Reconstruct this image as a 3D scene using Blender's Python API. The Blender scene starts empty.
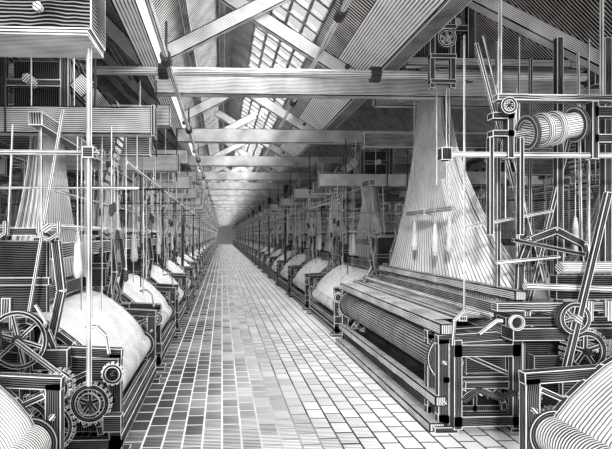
import bpy, math, random
from mathutils import Vector, Matrix
random.seed(4)
S = bpy.context.scene
S.view_settings.view_transform = 'Standard'
V = Vector

# ------------------------------------------------------------ materials
def N(nt, t, **kw):
    n = nt.nodes.new(t)
    for k, v in kw.items():
        setattr(n, k, v)
    return n
def math_(nt, op, a, b=None, c=None):
    n = N(nt, 'ShaderNodeMath', operation=op)
    for i, x in enumerate((a, b, c)):
        if x is None: continue
        if isinstance(x, (int, float)): n.inputs[i].default_value = x
        else: nt.links.new(x, n.inputs[i])
    return n.outputs[0]
def mixc(nt, f, a, b):
    n = N(nt, 'ShaderNodeMix', data_type='RGBA')
    nt.links.new(f, n.inputs[0])
    for i, x in ((6, a), (7, b)):
        if isinstance(x, (int, float)): n.inputs[i].default_value = (x, x, x, 1)
        else: nt.links.new(x, n.inputs[i])
    return n.outputs[2]
def smooth(nt, x, lo, hi):
    n = N(nt, 'ShaderNodeMapRange')
    nt.links.new(x, n.inputs[0])
    n.inputs[1].default_value = lo; n.inputs[2].default_value = hi
    return n.outputs[0]
def base(name, rough=.7):
    m = bpy.data.materials.new(name); m.use_nodes = True
    nt = m.node_tree
    b = nt.nodes['Principled BSDF']
    b.inputs['Roughness'].default_value = rough
    b.inputs['Specular IOR Level'].default_value = .1
    return m, nt, b
def hatch(name, c1, c2, axis='Y', freq=60, duty=.5, edge=None, ew=.01, wob=.25, cross=0, rough=.8, cf=None, nv=.9):
    """c1 ground colour, c2 line colour, lines by UV in metres, optional painted edge highlights/outlines"""
    m, nt, b = base(name, rough)
    uv = N(nt, 'ShaderNodeUVMap', uv_map='UVMap')
    sp = N(nt, 'ShaderNodeSeparateXYZ'); nt.links.new(uv.outputs[0], sp.inputs[0])
    geo = N(nt, 'ShaderNodeNewGeometry')
    no = N(nt, 'ShaderNodeTexNoise'); no.inputs['Scale'].default_value = 3.0
    nt.links.new(geo.outputs['Position'], no.inputs['Vector'])
    t = math_(nt, 'MULTIPLY', sp.outputs[axis], freq)
    t = math_(nt, 'MULTIPLY_ADD', no.outputs[0], wob * 8, t)
    fr = math_(nt, 'PINGPONG', t, .5)
    fr = math_(nt, 'MULTIPLY_ADD', fr, 2, math_(nt, 'MULTIPLY_ADD', no.outputs[0], nv, -nv/2))
    f = smooth(nt, fr, 1 - duty + .12, 1 - duty - .12)
    f = math_(nt, 'SUBTRACT', 1, f)
    col = mixc(nt, f, c1, c2)
    if cross:
        o = 'X' if axis == 'Y' else 'Y'
        t2 = math_(nt, 'PINGPONG', math_(nt, 'MULTIPLY', sp.outputs[o], cf or freq), .5)
        t2 = math_(nt, 'MULTIPLY', t2, 2)
        f2 = math_(nt, 'GREATER_THAN', t2, 1 - cross)
        col = mixc(nt, f2, col, c2)
    if edge is not None:
        a = N(nt, 'ShaderNodeUVMap', uv_map='ed'); s = N(nt, 'ShaderNodeUVMap', uv_map='sz')
        sa = N(nt, 'ShaderNodeSeparateXYZ'); ss = N(nt, 'ShaderNodeSeparateXYZ')
        nt.links.new(a.outputs[0], sa.inputs[0]); nt.links.new(s.outputs[0], ss.inputs[0])
        dx = math_(nt, 'SUBTRACT', ss.outputs[0], math_(nt, 'ABSOLUTE', sa.outputs[0]))
        dy = math_(nt, 'SUBTRACT', ss.outputs[1], math_(nt, 'ABSOLUTE', sa.outputs[1]))
        d = math_(nt, 'MINIMUM', dx, dy)
        e = math_(nt, 'LESS_THAN', d, ew)
        col = mixc(nt, e, col, edge)
    nt.links.new(col, b.inputs['Base Color'])
    return m

M = []
def reg(m): M.append(m); return len(M) - 1
IRON  = reg(hatch('cast_iron', .005, .16, 'Y', 62, .36, edge=.9, ew=.0055))
WOOD  = reg(hatch('pale_timber', .78, .02, 'Y', 52, .42, edge=.01, ew=.010, wob=.2))
DWOOD = reg(hatch('dark_timber', .015, .42, 'Y', 46, .42, edge=.85, ew=.007, wob=.25))
STEEL = reg(hatch('bright_steel', .9, .02, 'Y', 42, .42, rough=.5, wob=.0))
CLOTH = reg(hatch('white_cloth', .95, .05, 'X', 30, .26, edge=.01, ew=.012, wob=.05, nv=.5))
WARP  = reg(hatch('warp_threads', .9, .02, 'X', 38, .42, wob=.03))
DAMASK= reg(hatch('figured_cloth_roll', .6, .01, 'X', 46, .45, cross=.45, cf=30, wob=.9))
THREAD= reg(hatch('harness_twine', .98, .8, 'Y', 20, .2))
THRDK = reg(hatch('shade_twine', .03, .10, 'Y', 20, .2))
BOARD = reg(hatch('roof_boards', .72, .005, 'Y', 17, .58, wob=.05, nv=.6))
CARD  = reg(hatch('punched_card', .8, .05, 'X', 60, .35, edge=.01, ew=.008))
WALLM = reg(hatch('limewashed_wall', .3, .01, 'Y', 14, .5, wob=.1))
YARN  = reg(hatch('yarn', .9, .08, 'X', 60, .35))
ROOFD = reg(hatch('glazing_bar', .2, .02, 'Y', 40, .3))
BLACK = reg(hatch('dark_iron', .004, .12, 'Y', 48, .34, edge=.5, ew=.005))  # near-black iron; its plates also put darkness inside the looms
GUTTR = reg(hatch('whitewashed_boarding', .92, .05, 'Y', 26, .3, edge=.01, ew=.012, wob=.04, nv=.5))
PALE  = reg(hatch('pale_end_wall', .8, .2, 'Y', 14, .4))
TARRED= reg(hatch('tarred_timber', .006, .34, 'Y', 40, .32, edge=.9, ew=.008, wob=.35))

def floor_mat():
    m, nt, b = base('square_paving', .85)
    geo = N(nt, 'ShaderNodeNewGeometry')
    sp = N(nt, 'ShaderNodeSeparateXYZ'); nt.links.new(geo.outputs['Position'], sp.inputs[0])
    cb = N(nt, 'ShaderNodeCombineXYZ')       # courses run down the length of the aisle
    nt.links.new(sp.outputs[1], cb.inputs[0]); nt.links.new(sp.outputs[0], cb.inputs[1])
    br = N(nt, 'ShaderNodeTexBrick'); br.offset = .5; br.offset_frequency = 2
    br.inputs['Scale'].default_value = 1
    br.inputs['Brick Width'].default_value = .26
    br.inputs['Row Height'].default_value = .19
    br.inputs['Mortar Size'].default_value = .010
    br.inputs['Mortar Smooth'].default_value = .1
    br.inputs['Color1'].default_value = (.0, .0, .0, 1)
    br.inputs['Color2'].default_value = (1, 1, 1, 1)
    br.inputs['Mortar'].default_value = (.5, .5, .5, 1)
    nt.links.new(cb.outputs[0], br.inputs['Vector'])
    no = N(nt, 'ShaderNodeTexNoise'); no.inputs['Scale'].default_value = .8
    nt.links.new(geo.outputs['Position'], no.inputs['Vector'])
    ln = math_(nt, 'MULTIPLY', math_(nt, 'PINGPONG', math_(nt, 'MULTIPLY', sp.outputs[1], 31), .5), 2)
    tone = math_(nt, 'MULTIPLY_ADD', sp.outputs[0], .42, math_(nt, 'MULTIPLY_ADD', no.outputs[0], .7, -.45))  # paving gets paler with x, varied by noise
    tone = math_(nt, 'MULTIPLY_ADD', br.outputs['Color'], .30, tone)
    f = smooth(nt, math_(nt, 'SUBTRACT', math_(nt, 'MULTIPLY_ADD', tone, .9, .24), ln), -.12, .12)
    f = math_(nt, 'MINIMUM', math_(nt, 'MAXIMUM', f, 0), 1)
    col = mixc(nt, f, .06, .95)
    lmix = mixc(nt, smooth(nt, tone, .05, .5), .85, .03)
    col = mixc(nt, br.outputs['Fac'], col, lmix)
    nt.links.new(col, b.inputs['Base Color'])
    return m
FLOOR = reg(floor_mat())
def glass():
    m = bpy.data.materials.new('skylight_glass'); m.use_nodes = True
    nt = m.node_tree; nt.nodes.clear()
    o = N(nt, 'ShaderNodeOutputMaterial'); t = N(nt, 'ShaderNodeBsdfTransparent')
    g = N(nt, 'ShaderNodeBsdfGlossy'); mx = N(nt, 'ShaderNodeMixShader'); mx.inputs[0].default_value = .05
    t.inputs[0].default_value = (.6, .6, .6, 1)
    nt.links.new(t.outputs[0], mx.inputs[1]); nt.links.new(g.outputs[0], mx.inputs[2]); nt.links.new(mx.outputs[0], o.inputs[0])
    return m
GLASS = reg(glass())

# ------------------------------------------------------------ mesh builder
class MB:
    def __init__(s, mir=1):
        s.v = []; s.f = []; s.m = []; s.uv = []; s.ed = []; s.sz = []; s.sm = []; s.mir = mir
    def face(s, pts, mi, uv=None, ed=None, sz=(9, 9), smooth=False):
        n = len(s.v)
        s.v += [(p[0] * s.mir, p[1], p[2]) for p in pts]
        idx = list(range(n, n + len(pts)))
        uv = uv or [(p[0], p[1]) for p in pts]
        ed = ed or [(0, 0)] * len(pts)
        if s.mir < 0:
            idx.reverse(); uv = uv[::-1]; ed = ed[::-1]
        s.f.append(idx); s.m.append(mi); s.uv.append(uv); s.ed.append(ed); s.sz.append(sz); s.sm.append(smooth)
    def quad(s, a, b, c, d, mi, off=0.0):
        w = (b - a).length; h = (d - a).length
        s.face([a, b, c, d], mi, [(0, off), (w, off), (w, off + h), (0, off + h)],
               [(-w/2, -h/2), (w/2, -h/2), (w/2, h/2), (-w/2, h/2)], (w/2, h/2))
    def obox(s, c, X, Y, Z, mi):
        c = V(c)
        p = lambda i, j, k: c + X * i + Y * j + Z * k
        s.quad(p(-1,-1,1), p(1,-1,1), p(1,1,1), p(-1,1,1), mi)
        s.quad(p(-1,1,-1), p(1,1,-1), p(1,-1,-1), p(-1,-1,-1), mi)
        s.quad(p(-1,-1,-1), p(1,-1,-1), p(1,-1,1), p(-1,-1,1), mi)
        s.quad(p(1,1,-1), p(-1,1,-1), p(-1,1,1), p(1,1,1), mi)
        s.quad(p(1,-1,-1), p(1,1,-1), p(1,1,1), p(1,-1,1), mi)
        s.quad(p(-1,1,-1), p(-1,-1,-1), p(-1,-1,1), p(-1,1,1), mi)
    def box(s, x0, x1, y0, y1, z0, z1, mi):
        c = V(((x0+x1)/2, (y0+y1)/2, (z0+z1)/2))
        e = [V(((x1-x0)/2, 0, 0)), V((0, (y1-y0)/2, 0)), V((0, 0, (z1-z0)/2))]
        l = [a.length for a in e]; k = l.index(max(l))
        s.obox(c, e[k], e[(k+1) % 3], e[(k+2) % 3], mi)
    def beam(s, p, q, w, h, mi, up=(0, 0, 1)):
        p = V(p); q = V(q); d = q - p; L = d.length; d.normalize()
        u = V(up)
        if abs(d.dot(u)) > .98: u = V((0, 1, 0))
        if abs(d.dot(u)) > .98: u = V((1, 0, 0))
        sd = d.cross(u).normalized(); u = sd.cross(d)
        s.obox((p + q) / 2, d * L/2, sd * w/2, u * h/2, mi)
    def poly(s, pts, w, h, mi, up=(0, 1, 0)):
        for a, b in zip(pts, pts[1:]): s.beam(a, b, w, h, mi, up)
    def tube(s, p, q, r, mi, n=10, r2=None, caps=True, ph=0):
        p = V(p); q = V(q); r2 = r if r2 is None else r2
        d = q - p; L = d.length; d.normalize()
        u = V((0, 0, 1)) if abs(d.z) < .9 else V((0, 1, 0))
        a = d.cross(u).normalized(); b = a.cross(d)
        R = []
        for i in range(n + 1):
            t = 2 * math.pi * i / n
            R.append(a * math.cos(t) + b * math.sin(t))
        for i in range(n):
            v0 = r * 6.283 * i / n; v1 = r * 6.283 * (i+1) / n
            s.face([p + R[i]*r, p + R[i+1]*r, q + R[i+1]*r2, q + R[i]*r2], mi, [(0, v0), (0, v1), (L, v1), (L, v0)], smooth=n > 6)
        if caps:
            s.face([p + R[i]*r for i in range(n)][::-1], mi, [(R[i].x*r, R[i].z*r) for i in range(n)])
            s.face([q + R[i]*r2 for i in range(n)], mi, [(R[i].x*r, R[i].z*r) for i in range(n)])
    def pipe(s, pts, r, mi, n=8):
        for a, b in zip(pts, pts[1:]): s.tube(a, b, r, mi, n)
    def ring(s, c, ax, R, rw, th, mi, n=28, teeth=0):
        c = V(c); ax = V(ax).normalized()
        u = V((0, 0, 1)) if abs(ax.z) < .9 else V((1, 0, 0))
        a = ax.cross(u).normalized(); b = a.cross(ax)
        for i in range(n):
            t0 = 2*math.pi*i/n; t1 = 2*math.pi*(i+1)/n
            e0 = a*math.cos(t0)+b*math.sin(t0); e1 = a*math.cos(t1)+b*math.sin(t1)
            o = ax*th/2; Ri = R - rw
            uvs = [(t0*R, 0), (t1*R, 0), (t1*R, rw), (t0*R, rw)]
            eds = [(0, -rw/2), (0, -rw/2), (0, rw/2), (0, rw/2)]
            s.face([c+e0*R-o, c+e1*R-o, c+e1*Ri-o, c+e0*Ri-o], mi, uvs, eds, (9, rw/2))
            s.face([c+e1*R+o, c+e0*R+o, c+e0*Ri+o, c+e1*Ri+o], mi, uvs, eds, (9, rw/2))
            s.face([c+e0*R+o, c+e1*R+o, c+e1*R-o, c+e0*R-o], mi, uvs)
            s.face([c+e0*Ri-o, c+e1*Ri-o, c+e1*Ri+o, c+e0*Ri+o], mi, uvs)
        for i in range(teeth):
            t = 2*math.pi*(i+.5)/teeth
            e = a*math.cos(t)+b*math.sin(t); g = ax.cross(e)
            s.obox(c+e*(R+R*.05), e*R*.07, g*(math.pi*R/teeth*.5), ax*th/2, mi)
    def wheel(s, c, ax, R, mi, rw=.04, th=.05, spokes=6, teeth=0, n=28, ph=.3):
        s.ring(c, ax, R, rw, th, mi, n, teeth)
        c = V(c); ax = V(ax).normalized()
        s.tube(c-ax*th*.9, c+ax*th*.9, R*.17, mi, 10)
        u = V((0, 0, 1)) if abs(ax.z) < .9 else V((1, 0, 0))
        a = ax.cross(u).normalized(); b = a.cross(ax)
        for i in range(spokes):
            t = 2*math.pi*i/spokes + ph
            e = a*math.cos(t)+b*math.sin(t)
            s.beam(c+e*R*.1, c+e*(R-rw*.7), rw*.8, th*.5, mi, ax)
    def sheet(s, prof, y0, y1, mi, n=1):
        acc = 0; tot = sum((V(b)-V(a)).length for a, b in zip(prof, prof[1:]))
        for a, b in zip(prof, prof[1:]):
            l = math.hypot(b[0]-a[0], b[1]-a[1]); W = y1-y0
            s.face([(a[0], y0, a[1]), (a[0], y1, a[1]), (b[0], y1, b[1]), (b[0], y0, b[1])], mi,
                   [(0, acc), (W, acc), (W, acc+l), (0, acc+l)],
                   [(-W/2, acc-tot/2), (W/2, acc-tot/2), (W/2, acc+l-tot/2), (-W/2, acc+l-tot/2)], (W/2, tot/2), smooth=True)
            acc += l
    def lathe(s, c, prof, mi, n=10):
        c = V(c)
        for (r0, z0), (r1, z1) in zip(prof, prof[1:]):
            for i in range(n):
                t0 = 2*math.pi*i/n; t1 = 2*math.pi*(i+1)/n
                P = lambda r, t, z: c+V((r*math.cos(t), r*math.sin(t), z))
                s.face([P(r0,t0,z0), P(r1,t0,z1), P(r1,t1,z1), P(r0,t1,z0)], mi, [(t0*.08, z0), (t0*.08, z1), (t1*.08, z1), (t1*.08, z0)], smooth=True)
    def mesh(s, name):
        me = bpy.data.meshes.new(name)
        me.from_pydata([tuple(v) for v in s.v], [], s.f)
        for m in M: me.materials.append(m)
        me.polygons.foreach_set('material_index', s.m)
        me.polygons.foreach_set('use_smooth', s.sm)
        for nm, src in (('UVMap', s.uv), ('ed', s.ed)):
            l = me.uv_layers.new(name=nm)
            l.data.foreach_set('uv', [c for f in src for p in f for c in p])
        l = me.uv_layers.new(name='sz')
        l.data.foreach_set('uv', [c for f, z in zip(s.f, s.sz) for _ in f for c in z])
        me.update()
        return me
def put(name, me, loc=(0, 0, 0), parent=None):
    o = bpy.data.objects.new(name, me); o.location = loc
    S.collection.objects.link(o)
    if parent: o.parent = parent
    return o
def empty(name, loc):
    o = bpy.data.objects.new(name, None); o.location = loc; o.empty_display_size = .2
    S.collection.objects.link(o); return o

# ------------------------------------------------------------ loom parts (x = depth from aisle, y = along aisle)
def end_frame(b, y, plates=True, mi=None):
    mi = IRON if mi is None else mi
    t = .08
    B = lambda p, q, w=.08: b.beam((p[0], y, p[1]), (q[0], y, q[1]), t, w, mi, (0, 0, 1)) if abs(p[0]-q[0]) > 1e-3 else b.beam((p[0], y, p[1]), (q[0], y, q[1]), t, w, mi, (1, 0, 0))
    B((.06, .04), (.06, .93), .11); B((.85, .04), (.85, 1.15), .09); B((1.75, .04), (1.75, 1.2), .11)
    B((0, .12), (1.8, .12), .09); B((.06, .52), (1.75, .52), .06)
    B((.0, .93), (.85, .98), .09); B((.85, .98), (1.8, 1.16), .09)
    B((.12, .85), (.8, .55), .04)
    for x in (.06, .85, 1.75):
        b.box(x-.12, x+.12, y-.1, y+.1, 0, .06, mi)
    for cx, cz, R in ((.45, .2, .26), (1.3, .2, .34), (1.3, .6, .3)):
        pts = [(cx+R*math.cos(a), y, cz+R*.95*math.sin(a)) for a in [math.pi*i/10 for i in range(11)]]
        b.poly(pts, t*.7, .035, mi, (0, 1, 0))
    if plates:  # solid dark plates added to fill the frame openings with darkness
        b.box(.92, 1.68, y-.02, y+.02, .58, 1.05, BLACK)
        b.box(.3, .72, y-.02, y+.02, .58, .92, BLACK)
    for x, z in ((.06, .3), (.06, .7), (.85, .35), (.85, .8), (1.75, .4), (1.75, .9)):
        b.tube((x, y-.07, z), (x, y-.03, z), .022, STEEL, 8)

def loom_body(L, mir, sheet=True, dz=0, cheeks=True, chx=.55, farw=True):
    b = MB(mir)
    end_frame(b, 0.04); end_frame(b, L-.04)
    b.box(.0, .1, 0, L, .1, .2, IRON)
    b.box(.0, .07, 0, L, .28, .34, IRON)
    b.box(1.7, 1.8, 0, L, .1, .22, IRON)
    b.box(.8, .88, 0, L, .28, .36, IRON)
    b.tube((.55, -.1, .42), (.55, L+.1, .42), .03, STEEL)
    b.tube((1.3, -.2, .98), (1.3, L+.1, .98), .035, STEEL)
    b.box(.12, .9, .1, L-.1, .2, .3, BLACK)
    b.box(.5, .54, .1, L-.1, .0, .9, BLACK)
    b.wheel((.26, -.06, .52), (0, 1, 0), .17, IRON, .045, .05, 5, 22)
    b.ring((.26, -.1, .52), (0, 1, 0), .10, .015, .02, STEEL)
    b.wheel((.6, -.08, .33), (0, 1, 0), .2, IRON, .035, .05, 6, 26)
    b.wheel((.5, -.14, .72), (0, 1, 0), .12, IRON, .03, .04, 5, 18)
    b.wheel((.06, -.08, .78), (0, 1, 0), .09, IRON, .03, .04, 0, 14)
    b.wheel((.85, -.14, 1.1), (0, 1, 0), .25, IRON, .035, .05, 6)
    b.wheel((1.3, -.2, .98), (0, 1, 0), .3, IRON, .05, .08, 5)
    b.tube((.85, -.18, 1.1), (.85, .1, 1.1), .03, STEEL)
    b.beam((.85, -.2, 1.1), (.4, -.2, .75), .03, .04, STEEL)
    b.beam((.3, -.02, .3), (.65, -.02, 1.15), .04, .05, IRON)
    if farw:
        b.wheel((.3, L+.05, .6), (0, 1, 0), .19, IRON, .045, .05, 6, 22)
        b.wheel((.75, L+.12, 1.2), (0, 1, 0), .24, IRON, .035, .05, 6)
        b.wheel((.1, L+.1, .85), (0, 1, 0), .1, IRON, .03, .04, 4, 14)
    b.box(.45, .75, -.1, .02, .82, 1.0, IRON)
    b.box(-.02, .14, -.12, -.02, .28, .42, IRON)
    b.box(.02, .3, -.04, .04, .7, .9, BLACK)
    b.pipe([(.1, -.05, .95), (.12, -.08, 1.12), (.2, -.08, 1.2), (.3, -.06, 1.18)], .016, STEEL, 6)
    b.pipe([(.7, -.1, 1.0), (.62, -.14, 1.25), (.7, -.16, 1.4)], .016, STEEL, 6)
    if sheet:
        prof = [(.98, 1.24), (.85, 1.25), (.72, 1.215), (.58, 1.13), (.44, 1.02), (.31, .9), (.21, .78), (.16, .68), (.14, .6)]
        prof = [(x, z+dz) for x, z in prof]
        b.sheet(prof, .16, L-.12, CLOTH)
        for yy in (.1, L-.09):
            for (xa, za), (xb, zb) in zip(prof, prof[1:]):
                b.beam((xa+.02, yy, za-.02), (xb+.02, yy, zb-.02), .06, .05, IRON, (0, 1, 0))
        b.tube((.2, .08, .52), (.2, L-.08, .52), .14, WARP, 20)
        b.ring((.2, .09, .52), (0, 1, 0), .18, .08, .03, IRON)
        b.ring((.2, L-.09, .52), (0, 1, 0), .18, .08, .03, IRON)
    if cheeks:
        x0 = chx
        for y in (.06, L-.06):
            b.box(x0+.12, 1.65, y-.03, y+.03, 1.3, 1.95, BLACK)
            b.poly([(x0+.1, y, 1.0), (x0, y, 1.5), (x0+.05, y, 1.95), (x0+.2, y, 2.03), (1.6, y, 2.03), (1.7, y, 1.9), (1.72, y, 1.15)], .07, .07, IRON, (0, 1, 0))
            b.box(x0+.1, 1.65, y-.04, y+.04, 1.55, 1.62, IRON)
            for x in (x0+.08, x0+.55, 1.6):
                b.pipe([(x-.09, y-.1, 2.12), (x-.09, y-.1, 2.02), (x, y-.1, 1.96), (x+.09, y-.1, 2.02), (x+.09, y-.1, 2.12)], .018, STEEL, 6)
                b.tube((x, y-.16, 2.06), (x, y+.1, 2.06), .04, STEEL)
        b.tube((x0+.1, 0, 2.08), (x0+.1, L, 2.08), .025, STEEL)
        b.tube((1.65, 0, 2.08), (1.65, L, 2.08), .025, STEEL)
        b.box(x0+.05, x0+.11, .06, L-.06, 1.78, 1.93, DWOOD)
    b.box(.98, 1.06, 0, L, 1.28, 1.44, DWOOD)
    b.box(.96, 1.1, .0, L, 1.05, 1.14, DWOOD)
    n = int(L / .045)
    for i in range(n):
        y = .1 + (L-.2)*i/(n-1)
        b.box(1.015, 1.03, y-.005, y+.005, 1.14, 1.28, STEEL)
        b.box(1.25, 1.27, y-.008, y+.008, .4, 1.5, STEEL if i % 2 else IRON)
    b.tube((1.6, .06, .75), (1.6, L-.06, .75), .2, WARP, 16)
    b.ring((1.6, .1, .75), (0, 1, 0), .3, .12, .03, IRON)
    b.sheet([(1.05, 1.2), (1.7, 1.22), (1.8, 1.1), (1.78, .8)], .12, L-.12, WARP)
    return b

def harness(x, yt0, yt1, zt, yb0, yb1, zb, n, layers, mir, r=.0042, flare=1.7):
    b = MB(mir)
    for l in range(layers):
        ox = (l - (layers-1)/2) * .05
        for i in range(n):
            f = (i + .5*(l % 2) + random.uniform(-.15, .15)) / n
            a = yt0 + (yt1-yt0)*f; c = yb0 + (yb1-yb0)*f
            mi = THRDK if (i*7+l*3) % 5 == 1 else THREAD  # some cords coloured dark, standing in for shade between the pale ones
            prev = None
            for k in range(7):
                t = k/6
                p = V((x+ox*(.6+t*.8), a + (c-a)*t**flare, zt + (zb-zt)*t))
                if prev is not None: b.tube(prev, p, r, mi, 3, caps=False)
                prev = p
    return b

def superstructure(L, mir, z0=3.0, cx=1.27):
    b = MB(mir)
    rnd = random.Random(11)
    cy = L/2
    for x in (.75, 1.75):
        for y in (.1, L-.1):
            b.tube((x, y, 1.9), (x, y, z0), .018, STEEL, 6)
            b.box(x-.05, x+.05, y-.05, y+.05, 1.85, 1.98, IRON)
    b.box(-.2, 2.15, .45, .6, z0, z0+.27, WOOD)
    b.box(-.0, 2.15, L-.6, L-.45, z0, z0+.27, DWOOD)
    b.box(.7, .82, .0, L, z0-.02, z0+.1, DWOOD)
    b.box(1.7, 1.82, .0, L, z0-.02, z0+.1, DWOOD)
    b.box(-.23, -.2, .43, .62, z0-.02, z0+.29, IRON)
    x0, x1, y0, y1, z1, z2 = cx-.32, cx+.32, cy-.42, cy+.42, z0+.27, z0+.95
    for x in (x0, x1):
        for y in (y0, y1):
            b.box(x-.04, x+.04, y-.04, y+.04, z1-.2, z2, IRON)
    for z in (z1, z1+.3, z2-.04):
        b.box(x0, x1, y0-.035, y0+.035, z-.03, z+.04, IRON)
        b.box(x0, x1, y1-.035, y1+.035, z-.03, z+.04, IRON)
        b.box(x0-.03, x0+.03, y0, y1, z-.03, z+.04, IRON)
        b.box(x1-.03, x1+.03, y0, y1, z-.03, z+.04, IRON)
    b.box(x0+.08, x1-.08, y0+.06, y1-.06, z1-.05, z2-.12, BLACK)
    for i in range(12):
        y = y0+.08+(y1-y0-.16)*i/11
        b.tube((x0+.05, y, z1+.02), (x0+.05, y, z2), .008, STEEL, 4)
    b.obox((x0-.16, cy, z1+.3), V((0, .4, 0)), V((.07, 0, .07)), V((-.07, 0, .07)), WOOD)
    b.beam((x0, cy, z2), (x0-.16, cy, z1+.32), .04, .05, IRON)
    b.beam((x1+.35, cy, z2+.12), (x0-.1, cy, z2+.05), .05, .06, IRON)
    b.tube((cx-.3, y0-.25, z2-.1), (cx-.3, y0-.02, z2-.1), .02, STEEL, 6)
    b.tube((cx, y0-.2, z1+.3), (cx, y0, z1+.3), .05, STEEL, 8)
    pts = []
    for i in range(24):
        t = i/23
        pts.append((x0-.2-.3*math.sin(math.pi*t*.9), z1+.4-1.15*t+.25*math.sin(math.pi*t)))
    for (xa, za), (xb, zb) in zip(pts, pts[1:]):
        p = V(((xa+xb)/2, cy, (za+zb)/2)); d = V((xb-xa, 0, zb-za)); d = d*.42
        b.obox(p, V((0, .16, 0)), d, d.cross(V((0, 1, 0))).normalized()*.004, CARD)
    b.tube((x0-.2, cy-.2, z1+.4), (x0-.2, cy+.2, z1+.4), .02, STEEL, 6)
    b.tube((x1, y1, z1+.3), (1.75, L-.1, 1.15), .012, IRON, 5)
    b.tube((1.0, .1, z0), (1.0, -.0, 2.0), .01, STEEL, 5)
    b.tube((.35, .3, z0), (.35, .3, 1.2), .01, IRON, 5)
    b.beam((.5, -.05, z0+.1), (.8, -.05, 1.3), .02, .03, IRON, (0, 1, 0))
    for (x, y) in ((.5, .5), (.3, .5), (.5, L-.5), (.1, L-.5)):
        b.tube((x, y, z0), (x, y, 1.25), .007, STEEL, 4)
    # hanger rods up to the roof, with cross bars, guide pulleys and counterweights
    for i in range(10):
        x = -.05+.21*i; y = rnd.choice((.42, .52, L-.52, L-.4))
        b.tube((x, y, z0), (x, y, z0+1.0), rnd.choice((.008, .012)), STEEL if i % 2 else IRON, 4)
    for i in range(7):
        x = rnd.uniform(-.05, .7); y = rnd.uniform(.2, L-.2); zl = rnd.uniform(1.6, 2.5)
        b.tube((x, y, z0+.05), (x, y, zl), .006, STEEL, 4)
        b.lathe((x, y, zl-.05), [(.0, .06), (.022, .05), (.026, -.04), (.0, -.07)], IRON, 6)
        if i % 2: b.ring((x, y, z0-.1), (0, 1, 0), .06, .02, .02, IRON, 12)
    b.tube((-.05, .0, z0-.35), (-.05, L, z0-.35), .014, STEEL, 6)
    b.tube((.6, .0, z0-.6), (.6, L, z0-.6), .014, STEEL, 6)
    b.tube((-.1, .3, 2.45), (1.8, .3, 2.45), .014, STEEL, 6)
    b.tube((-.1, L-.3, 2.6), (1.8, L-.3, 2.6), .014, IRON, 6)
    b.tube((-.05, .5, z0-.35), (-.05, .5, z0), .01, STEEL, 4)
    b.tube((-.05, L-.5, z0-.35), (-.05, L-.5, z0), .01, STEEL, 4)
    return b
def hank_profile(): return [(.004, .22), (.015, .2), (.03, .1), (.035, -.05), (.045, -.16), (.025, -.22), (.0, -.2)]
def hanks(pts, mir):
    b = MB(mir)
    for x, y, z, l in pts:
        b.lathe((x, y, z), hank_profile(), YARN)
        b.tube((x, y, z+.2), (x, y, z+l), .005, STEEL, 4)
    return b

LS = 2.3
def make_set(mir, L, chx, cx):
    side = 'l' if mir < 0 else 'r'
    d = {}
    d['loom_frame'] = loom_body(L, mir, chx=chx).mesh('loom_frame_'+side)
    d['jacquard_head'] = superstructure(L, mir, cx=cx).mesh('jacquard_head_'+side)
    d['harness'] = harness(cx, L/2-.35, L/2+.35, 3.25, .15, L-.15, 1.5, 90, 4, mir, .005).mesh('harness_'+side)
    d['yarn_hanks'] = hanks([(.45, .2, 1.82, 1.1), (.48, .55, 1.8, 1.1)], mir).mesh('hanks_'+side)
    return d
setL = make_set(-1, LS, .55, 1.05); setR = make_set(1, 2.75, .75, 1.15)
def place(dset, x, y, skip=(), z=0):
    e = empty('jacquard_loom', (x, y, z))
    for k, me in dset.items():
        if k in skip: continue
        put(k, me, (0, 0, 0), e)
    return e
XL, XR = -.9, 2.2
place({'loom_frame': loom_body(2.35, -1, dz=-.06, cheeks=False).mesh('loom_frame_plain_l')}, XL-.25, 1.22)
for k in range(34): place(setL, XL, 4.35 + 2.8*k)
for k in range(27): place(setR, XR, 9.35 + 3.3*k)
for k in range(10): place(setL, XL-2.9, 4.9 + 2.8*k, skip=('yarn_hanks',))
for k in range(10): place(setR, XR+2.75, 5.6 + 3.3*k, skip=('yarn_hanks',))
place({'loom_frame': loom_body(2.35, 1, dz=-.1, cheeks=False, farw=False).mesh('loom_frame_plain_r')}, XR+.05, 1.2)

# ------------------------------------------------------------ the big damask loom on the right
e = empty('damask_loom', (XR, 4.8, 0))
def part(name, b): return put(name, b.mesh(name), parent=e)
def wpart(name, b): return put(name, b.mesh(name), (-XR, -4.8, 0), e)   # built in hall coordinates
L = 4.0
b = MB()
end_frame(b, .04); end_frame(b, L-.04); end_frame(b, .3, plates=False)
b.box(-.04, .08, -.02, L, .26, .36, WOOD)
b.box(-.1, .06, -.02, L, .0, .09, WOOD)
b.box(1.7, 1.8, 0, L, .1, .24, IRON)
b.box(.12, .9, .1, L-.1, .16, .22, BLACK)
b.box(.42, .46, .1, L-.1, .0, .98, BLACK)
b.box(.04, .06, .1, L-.1, .1, .26, BLACK)
b.box(.0, .16, -.05, L+.05, .99, 1.1, WOOD)
b.box(.22, .3, .0, L, 1.12, 1.17, DWOOD)
b.box(.62, .78, -.2, L+.2, 1.0, 1.12, DWOOD)
b.box(.78, .84, -.2, L+.2, 1.1, 1.26, DWOOD)
b.box(.74, .86, -.1, L+.1, 1.34, 1.44, WOOD)
b.box(1.25, 1.4, 0, L, 1.1, 1.25, DWOOD)
b.tube((.5, -.1, 1.2), (.5, L+.1, 1.2), .025, STEEL)
b.tube((.4, -.1, .42), (.4, L+.1, .42), .035, STEEL)
b.tube((1.45, -.3, .9), (1.45, L+.1, .9), .045, STEEL)
b.sheet([(.0, 1.06), (.04, 1.115), (.62, 1.13)], .15, L-.15, WARP)
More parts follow.
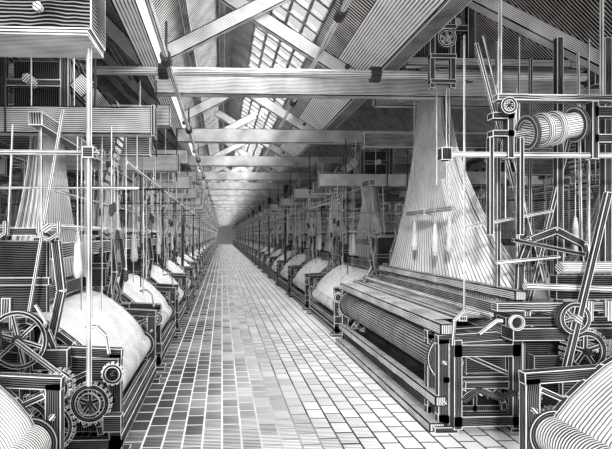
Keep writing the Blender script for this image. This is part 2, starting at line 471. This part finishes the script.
b.sheet([(.84, 1.14), (1.7, 1.22), (1.85, 1.1), (1.8, .8)], .15, L-.15, WARP)
b.tube((1.6, .08, .72), (1.6, L-.08, .72), .22, WARP, 16)
n = 90
for i in range(n):
    y = .2 + (L-.4)*i/(n-1)
    b.box(.80, .815, y-.006, y+.006, 1.2, 1.34, STEEL)
    b.box(.98, 1.02, y-.007, y+.007, .3, .95, STEEL if i % 2 else IRON)
    b.tube((1.0, y, .95), (1.0, y, 1.42), .004, THREAD, 3, caps=False)
b.wheel((.98, -.3, .17), (0, 1, 0), .16, IRON, .045, .05, 5, 22)
b.wheel((.82, -.22, .42), (0, 1, 0), .1, IRON, .03, .04, 4, 16)
b.box(.12, .2, -.1, .0, .05, .95, IRON)
b.box(.12, .8, -.1, -.02, .78, .9, IRON)
b.box(.12, .8, -.1, -.02, .08, .18, IRON)
b.box(.72, .82, -.1, -.02, .05, .95, IRON)
b.box(.25, .7, -.07, -.03, .45, .52, IRON)
b.pipe([(.2, -.12, .34), (.35, -.14, .46), (.55, -.14, .38), (.72, -.12, .42)], .03, IRON, 8)
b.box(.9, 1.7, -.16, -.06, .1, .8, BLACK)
b.wheel((1.1, -.42, 1.22), (0, 1, 0), .15, IRON, .04, .08, 6)
b.tube((1.1, -.5, 1.22), (1.1, .1, 1.22), .04, STEEL)
b.wheel((1.3, -.3, .88), (0, 1, 0), .2, IRON, .05, .08, 5, 24)
b.box(.6, 1.75, -.3, -.1, .98, 1.1, IRON)
b.box(.5, 1.7, -.2, -.1, 1.25, 1.33, DWOOD)
b.box(.55, 1.7, -.26, -.1, 1.12, 1.2, BLACK)
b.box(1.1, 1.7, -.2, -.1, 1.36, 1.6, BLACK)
b.tube((.62, -.3, 1.16), (.62, .0, 1.16), .06, IRON, 14)
b.ring((.62, -.32, 1.16), (0, 1, 0), .075, .02, .03, STEEL)
b.tube((1.1, -.24, 1.68), (1.75, -.24, 1.68), .06, STEEL, 12)
b.tube((.75, -.24, 1.5), (1.75, -.24, 1.46), .035, STEEL, 10)
for x in (1.2, 1.4, 1.6): b.tube((x, -.24, 1.16), (x, -.24, 1.35), .035, STEEL, 8)
b.pipe([(.1, -.1, .9), (.1, -.14, 1.15), (.2, -.14, 1.25), (.35, -.14, 1.22)], .018, STEEL, 6)
b.pipe([(.35, -.15, 1.02), (.5, -.2, 1.16), (.8, -.2, 1.14), (.95, -.2, 1.02)], .02, STEEL, 6)
for y in (.1, L-.1):
    b.poly([(.9, y, 1.15), (.92, y, 1.7), (1.02, y, 1.95), (1.3, y, 2.05), (1.6, y, 1.9), (1.7, y, 1.15)], .07, .06, IRON, (0, 1, 0))
part('loom_frame', b)
b = MB()
b.tube((.17, .12, .72), (.17, L-.12, .72), .2, DAMASK, 24)
b.ring((.17, .1, .72), (0, 1, 0), .24, .1, .04, IRON)
b.ring((.17, L-.1, .72), (0, 1, 0), .24, .1, .04, IRON)
b.tube((.17, -.05, .72), (.17, L+.05, .72), .04, STEEL)
part('cloth_roll', b)
part('harness', harness(1.0, 2.0, 2.8, 4.15, .25, 3.9, 1.42, 180, 5, 1, .005, 1.9))
b = MB()
zc = 4.45
for x in (.72, 1.28):
    for y in (1.8, 2.95):
        b.box(x-.05, x+.05, y-.05, y+.05, zc-.3, zc+.95, IRON)
for z in (zc-.05, zc+.4, zc+.85):
    for y in (1.8, 2.95): b.box(.7, 1.3, y-.04, y+.04, z, z+.08, IRON)
    for x in (.72, 1.28): b.box(x-.04, x+.04, 1.8, 2.95, z, z+.08, IRON)
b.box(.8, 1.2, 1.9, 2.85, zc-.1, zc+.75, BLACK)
for i in range(16):
    y = 1.9+.95*i/15
    b.tube((.7, y, zc), (.7, y, zc+.9), .01, STEEL, 4)
b.tube((1.0, 1.6, zc+.45), (1.0, 1.85, zc+.45), .06, STEEL)
b.obox((.5, 2.37, zc+.4), V((0, .5, 0)), V((.08, 0, .08)), V((-.08, 0, .08)), WOOD)
b.beam((.5, 2.37, zc+.45), (1.0, 2.37, zc+1.0), .05, .06, IRON)
b.box(.3, 2.6, 1.6, 1.72, 4.3, 4.42, WOOD)
b.box(.3, 2.6, 2.95, 3.1, 4.12, 4.3, WOOD)
for i in range(14):
    b.box(.55, 1.45, 2.0+.06*i-.01, 2.0+.06*i+.01, 4.13, 4.17, STEEL)
part('jacquard_head', b)
part('yarn_hanks', hanks([(.65, 1.1, 2.0, 2.3), (.6, 1.4, 1.95, .4), (.65, 2.2, 2.0, .35), (1.9, .6, 2.0, .9), (1.95, .9, 1.9, 1.0)], 1))
b = MB()
b.tube((.65, 1.0, 2.33), (.65, 2.3, 2.33), .03, STEEL); b.box(.6, .7, 1.75, 2.4, 2.28, 2.36, DWOOD)
b.tube((.65, 2.2, 2.33), (.65, 2.2, 4.15), .008, STEEL, 4)
b.tube((.65, 1.1, 2.33), (.65, 1.1, 4.15), .008, STEEL, 4)
part('shuttle_rail', b)
def sticks(name, lst):
    b = MB()
    for p, q, w, m in lst: b.beam(p, q, w, w, m, (0, 1, 0)) if m in (IRON, WOOD, DWOOD, BLACK) else b.tube(p, q, w/2, m, 7)
    return wpart(name, b)
sticks('picking_stick', [((3.62, 4.35, 2.4), (3.2, 4.35, .7), .05, IRON)])
sticks('stay_rods', [((2.55, 4.95, 4.1), (2.55, 4.95, 1.2), .025, STEEL), ((2.75, 4.95, 4.1), (3.5, 5.0, 1.3), .025, STEEL),
                    ((3.0, 5.1, 4.1), (3.0, 5.1, 1.3), .04, IRON), ((3.2, 5.1, 3.6), (3.15, 5.0, 1.5), .02, STEEL),
                    ((3.75, 5.2, 4.2), (3.75, 5.2, .05), .07, IRON), ((3.95, 5.2, 3.4), (3.4, 5.2, 1.2), .04, IRON),
                    ((3.3, 5.2, 4.2), (3.3, 5.2, 1.3), .02, STEEL), ((3.5, 5.3, 4.0), (3.48, 5.3, 1.3), .03, BLACK),
                    ((3.9, 5.1, 4.0), (3.95, 5.1, 1.2), .03, STEEL), ((2.65, 4.9, 4.0), (3.05, 4.9, 2.5), .03, IRON),
                    ((4.3, 5.2, 4.2), (4.3, 5.2, 1.0), .08, IRON), ((4.1, 5.2, 4.2), (4.1, 5.2, 1.0), .02, STEEL)])
sticks('suspended_lever', [((2.5, 4.8, 2.08), (3.4, 4.8, 2.25), .035, STEEL), ((2.9, 4.8, 2.15), (2.9, 4.8, 2.82), .02, STEEL),
                    ((2.75, 4.7, 1.72), (3.4, 4.7, 1.78), .04, STEEL), ((2.95, 4.75, 1.95), (3.7, 4.75, 1.8), .04, BLACK)])
b = MB()
b.tube((2.15, 4.55, 2.78), (4.4, 4.55, 2.78), .028, STEEL)
b.box(2.1, 2.2, 4.5, 4.6, 2.72, 2.84, IRON)
b.tube((2.98, 4.55, 3.0), (3.46, 4.55, 3.08), .12, STEEL, 20)
for t in (0, .3, .55, 1): b.ring((2.98+.48*t, 4.55, 3.0+.08*t), (1, 0, .18), .165, .05, .04, IRON if t in (0, 1) else STEEL)
b.tube((2.8, 4.55, 2.97), (3.6, 4.55, 3.11), .03, STEEL)
for x in (2.78, 3.62): b.box(x-.03, x+.03, 4.5, 4.6, 2.74, 3.3, IRON)
for z in (2.95, 3.12): b.box(2.6, 2.82, 4.5, 4.6, z, z+.06, IRON)
b.box(3.62, 3.85, 4.5, 4.6, 2.9, 2.98, IRON); b.box(3.62, 3.85, 4.5, 4.6, 3.15, 3.25, IRON)
b.box(2.65, 3.8, 4.5, 4.6, 3.3, 3.36, DWOOD)
b.wheel((2.7, 4.42, 3.22), (0, 1, 0), .08, IRON, .03, .04, 5)
for x in (2.7, 3.72): b.tube((x, 4.55, 3.36), (x, 4.55, 4.5), .02, STEEL)
for x in (2.6, 2.9): b.box(x-.02, x+.02, 4.52, 4.58, 2.0, 2.95, IRON)
wpart('overhead_drive_drum', b)
b = MB()
for x in (2.5, 2.75):
    b.box(x-.03, x+.03, 5.6, 5.66, 3.75, 4.9, IRON)
for z in (3.8, 4.1, 4.45): b.box(2.47, 2.78, 5.58, 5.68, z, z+.05, IRON)
b.wheel((2.62, 5.5, 4.3), (0, 1, 0), .11, IRON, .03, .04, 5)
b.tube((2.62, 5.45, 4.3), (2.62, 5.62, 4.3), .02, STEEL)
for x in (2.56, 2.68): b.tube((x, 5.63, 3.75), (x, 5.63, 2.6), .01, STEEL, 5)
wpart('pulley_hanger', b)
b = MB(); b.beam((2.75, 5.3, 4.72), (4.75, 5.3, 3.75), .14, .17, WOOD)
b.box(2.75, 5.6, 6.45, 6.6, 4.3, 4.42, WOOD)
wpart('raking_brace', b)

# ------------------------------------------------------------ left foreground overhead
b = MB()
b.box(-3.6, -.9, 3.35, 3.75, 3.42, 3.95, TARRED)
b.box(-3.6, -.92, 3.33, 3.77, 3.37, 3.42, STEEL)
for z in (3.55, 3.82): b.tube((-1.25, 3.3, z), (-1.25, 3.36, z), .03, STEEL)
b.box(-3.6, -3.4, 3.4, 3.7, 0, 3.36, DWOOD)
b.tube((-.97, 3.55, 3.36), (-.97, 3.55, .9), .02, STEEL)
b.box(-1.01, -.93, 3.51, 3.59, 2.56, 2.64, IRON)
b.tube((-3.2, 3.55, 2.6), (-.9, 3.55, 2.6), .018, STEEL)
put('jacquard_support_beam', b.mesh('jacquard_support_beam'))

b = MB()
b.tube((-5, 6.2, 4.1), (5.6, 6.2, 4.1), .055, STEEL, 14)
for x in (-.75, 2.0, 4.9):
    b.tube((x-.06, 6.2, 4.1), (x+.06, 6.2, 4.1), .1, IRON, 14)
b.box(4.9, 5.15, 6.1, 6.3, 3.98, 4.24, IRON)
for i in range(7):
    x = -3.0+.12*i
    b.tube((x, 6.2, 4.1), (x+.06, 6.2, 4.1), .1, STEEL, 12)
put('cross_pipe', b.mesh('cross_pipe'))
b = MB()
for x, z in ((1.3, 4.42), (-.6, 3.9)):
    b.tube((x, 3.0, z), (x, 95, z), .03, STEEL, 10)
    for k in range(26):
        y = 5.2+3.5*k
        b.tube((x, y-.1, z), (x, y+.1, z), .06, IRON, 12)
        b.tube((x, y, z), (x, y, z+.4), .015, IRON, 6)
put('line_shaft', b.mesh('line_shaft'))

# ------------------------------------------------------------ roof structure
Y0, Y1 = -1.0, 104.0
for k in range(28):
    y = 6.75+3.5*k
    b = MB()
    b.box(-.95, 5.9, y, y+.16, 3.98, 4.27, WOOD)
    b.box(-8, -.72, y-.1, y+.06, 3.5, 3.8, WOOD)
    b.beam((-.95, y-.06, 4.42), (1.35, y-.06, 5.62), .1, .2, WOOD)
    b.beam((1.95, y+.08, 4.22), (-.35, y+.08, 5.65), .1, .2, WOOD)
    b.beam((2.4, y, 4.4), (4.6, y, 6.5), .12, .2, WOOD)
    b.beam((-1.1, y, 4.4), (-3.2, y, 6.5), .12, .2, WOOD)
    b.box(2.5, 8.5, y+1.6, y+1.75, 3.55, 3.8, DWOOD)
    b.box(-8, -1.3, y+1.6, y+1.75, 3.9, 4.15, DWOOD)
    for x in (-.8, 1.75):
        b.tube((x, y-.14, 4.35), (x, y-.1, 4.35), .035, IRON)
    put('roof_truss', b.mesh('roof_truss'))
b = MB()
b.box(-1.08, -.84, Y0, Y1, 4.27, 4.6, GUTTR)
put('valley_beam', b.mesh('valley_beam'))
b = MB()
b.box(2.2, 2.42, Y0, Y1, 4.27, 4.5, DWOOD)
b.quad(V((2.2, Y0, 4.3)), V((2.2, Y1, 4.3)), V((1.78, Y1, 4.72)), V((1.78, Y0, 4.72)), GUTTR)
put('valley_gutter', b.mesh('valley_gutter'))
def slope(b, x0, z0, x1, z1, mi=BOARD, y0=Y0, y1=Y1):
    l = math.hypot(x1-x0, z1-z0)
    b.face([(x0, y0, z0), (x1, y0, z1), (x1, y1, z1), (x0, y1, z0)], mi, [(0, 0), (l, 0), (l, y1-y0), (0, y1-y0)])
b = MB()
slope(b, -.96, 4.55, .2, 5.95)
slope(b, 1.78, 4.72, 1.45, 5.0)
slope(b, .2, 5.95, .55, 5.68)
slope(b, 2.42, 4.5, 4.7, 6.7); slope(b, 4.7, 6.7, 7.0, 4.5)
slope(b, 7.0, 4.5, 9.3, 6.7); slope(b, 10.2, 5.8, 11.5, 4.5)
slope(b, -1.0, 4.55, -3.2, 6.7); slope(b, -3.2, 6.7, -5.4, 4.5)
slope(b, -5.4, 4.5, -7.6, 6.7); slope(b, -8.4, 5.9, -9.9, 4.5)
for x, z in ((-.5, 4.98), (.0, 5.58), (3.0, 4.9), (3.7, 5.6), (4.3, 6.15), (-1.9, 5.25), (-2.6, 5.95)):
    b.box(x-.05, x+.05, Y0, Y1, z, z+.08, DWOOD)
put('ceiling', b.mesh('ceiling'))
gl = [(.55, 5.68, 1.45, 5.0), (9.3, 6.7, 10.2, 5.8), (-7.6, 6.7, -8.4, 5.9)]  # outer two glazing strips are unseen, added to let in fill light
for i, (x0, z0, x1, z1) in enumerate(gl):
    b = MB(); slope(b, x0, z0, x1, z1, GLASS)
    for k in range(260 if i == 0 else 100):
        y = Y0+.5+(.4 if i == 0 else 1.04)*k
        b.beam((x0, y, z0), (x1, y, z1), .06, .06, ROOFD)
    for t in (.02, .25, .5, .75, .98):
        b.beam((x0+(x1-x0)*t, Y0, z0+(z1-z0)*t), (x0+(x1-x0)*t, Y1, z0+(z1-z0)*t), .04, .05, ROOFD)
    put('window_%d' % (i+1), b.mesh('window_%d' % (i+1)))

def col(x, y):
    b = MB()
    b.lathe((0, 0, 0), [(.1, 0), (.1, .1), (.05, .14), (.045, 3.6), (.08, 3.7), (.12, 3.98)], IRON, 12)
    put('iron_column', b.mesh('iron_column'), (x, y, 0))
for k in range(11): col(2.5, 18.9+6.6*k)
for k in range(13): col(-1.25, 15.22+5.6*k)

# ------------------------------------------------------------ shell
def plane(name, pts, mi):
    b = MB(); a, c_, d, f = [V(p) for p in pts]; b.quad(a, c_, d, f, mi); put(name, b.mesh(name))
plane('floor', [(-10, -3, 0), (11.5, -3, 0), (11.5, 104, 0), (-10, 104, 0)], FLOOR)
plane('wall_left', [(-9.9, -1, 0), (-9.9, 104, 0), (-9.9, 104, 4.5), (-9.9, -1, 4.5)], WALLM)
plane('wall_right', [(11.5, 104, 0), (11.5, -1, 0), (11.5, -1, 4.5), (11.5, 104, 4.5)], WALLM)
plane('wall_back', [(-9.9, 104, 0), (11.5, 104, 0), (11.5, 104, 6.8), (-9.9, 104, 6.8)], PALE)

# ------------------------------------------------------------ light
w = bpy.data.worlds.new('sky'); S.world = w; w.use_nodes = True
w.node_tree.nodes['Background'].inputs[0].default_value = (1, 1, 1, 1)
w.node_tree.nodes['Background'].inputs[1].default_value = 1.25
def area(name, x, z, sx, power, tilt):
    l = bpy.data.lights.new(name, 'AREA'); l.shape = 'RECTANGLE'; l.size = sx; l.size_y = 100
    l.energy = power
    o = bpy.data.objects.new(name, l); o.location = (x, 50, z); o.rotation_euler = (0, tilt, 0)
    S.collection.objects.link(o)
area('added_daylight_strip', 1.2, 5.7, 1.3, 16000, math.radians(37))  # lamp added above the centre glazing, standing in for daylight
area('added_daylight_strip', 10.0, 6.5, 1.2, 9000, math.radians(43))  # fill lamp added over the unseen right outer bay
area('added_daylight_strip', -8.2, 6.5, 1.2, 9000, math.radians(-43))  # fill lamp added over the unseen left outer bay
l = bpy.data.lights.new('sun', 'SUN'); l.energy = 3.0; l.angle = math.radians(4)
o = bpy.data.objects.new('sun', l)
o.rotation_euler = V((.42, 1, -.32)).to_track_quat('-Z', 'Y').to_euler()
o.location = (-3, -6, 5); S.collection.objects.link(o)

# ------------------------------------------------------------ camera
cam = bpy.data.cameras.new('camera'); cam.sensor_width = 36; cam.lens = 480/612*36
cam.shift_x = 63/612; cam.shift_y = 10.5/612; cam.clip_end = 300
o = bpy.data.objects.new('camera', cam); o.location = (0, 0, 2.0)
o.rotation_euler = (math.radians(90), 0, math.radians(-2.5))
S.collection.objects.link(o); S.camera = o
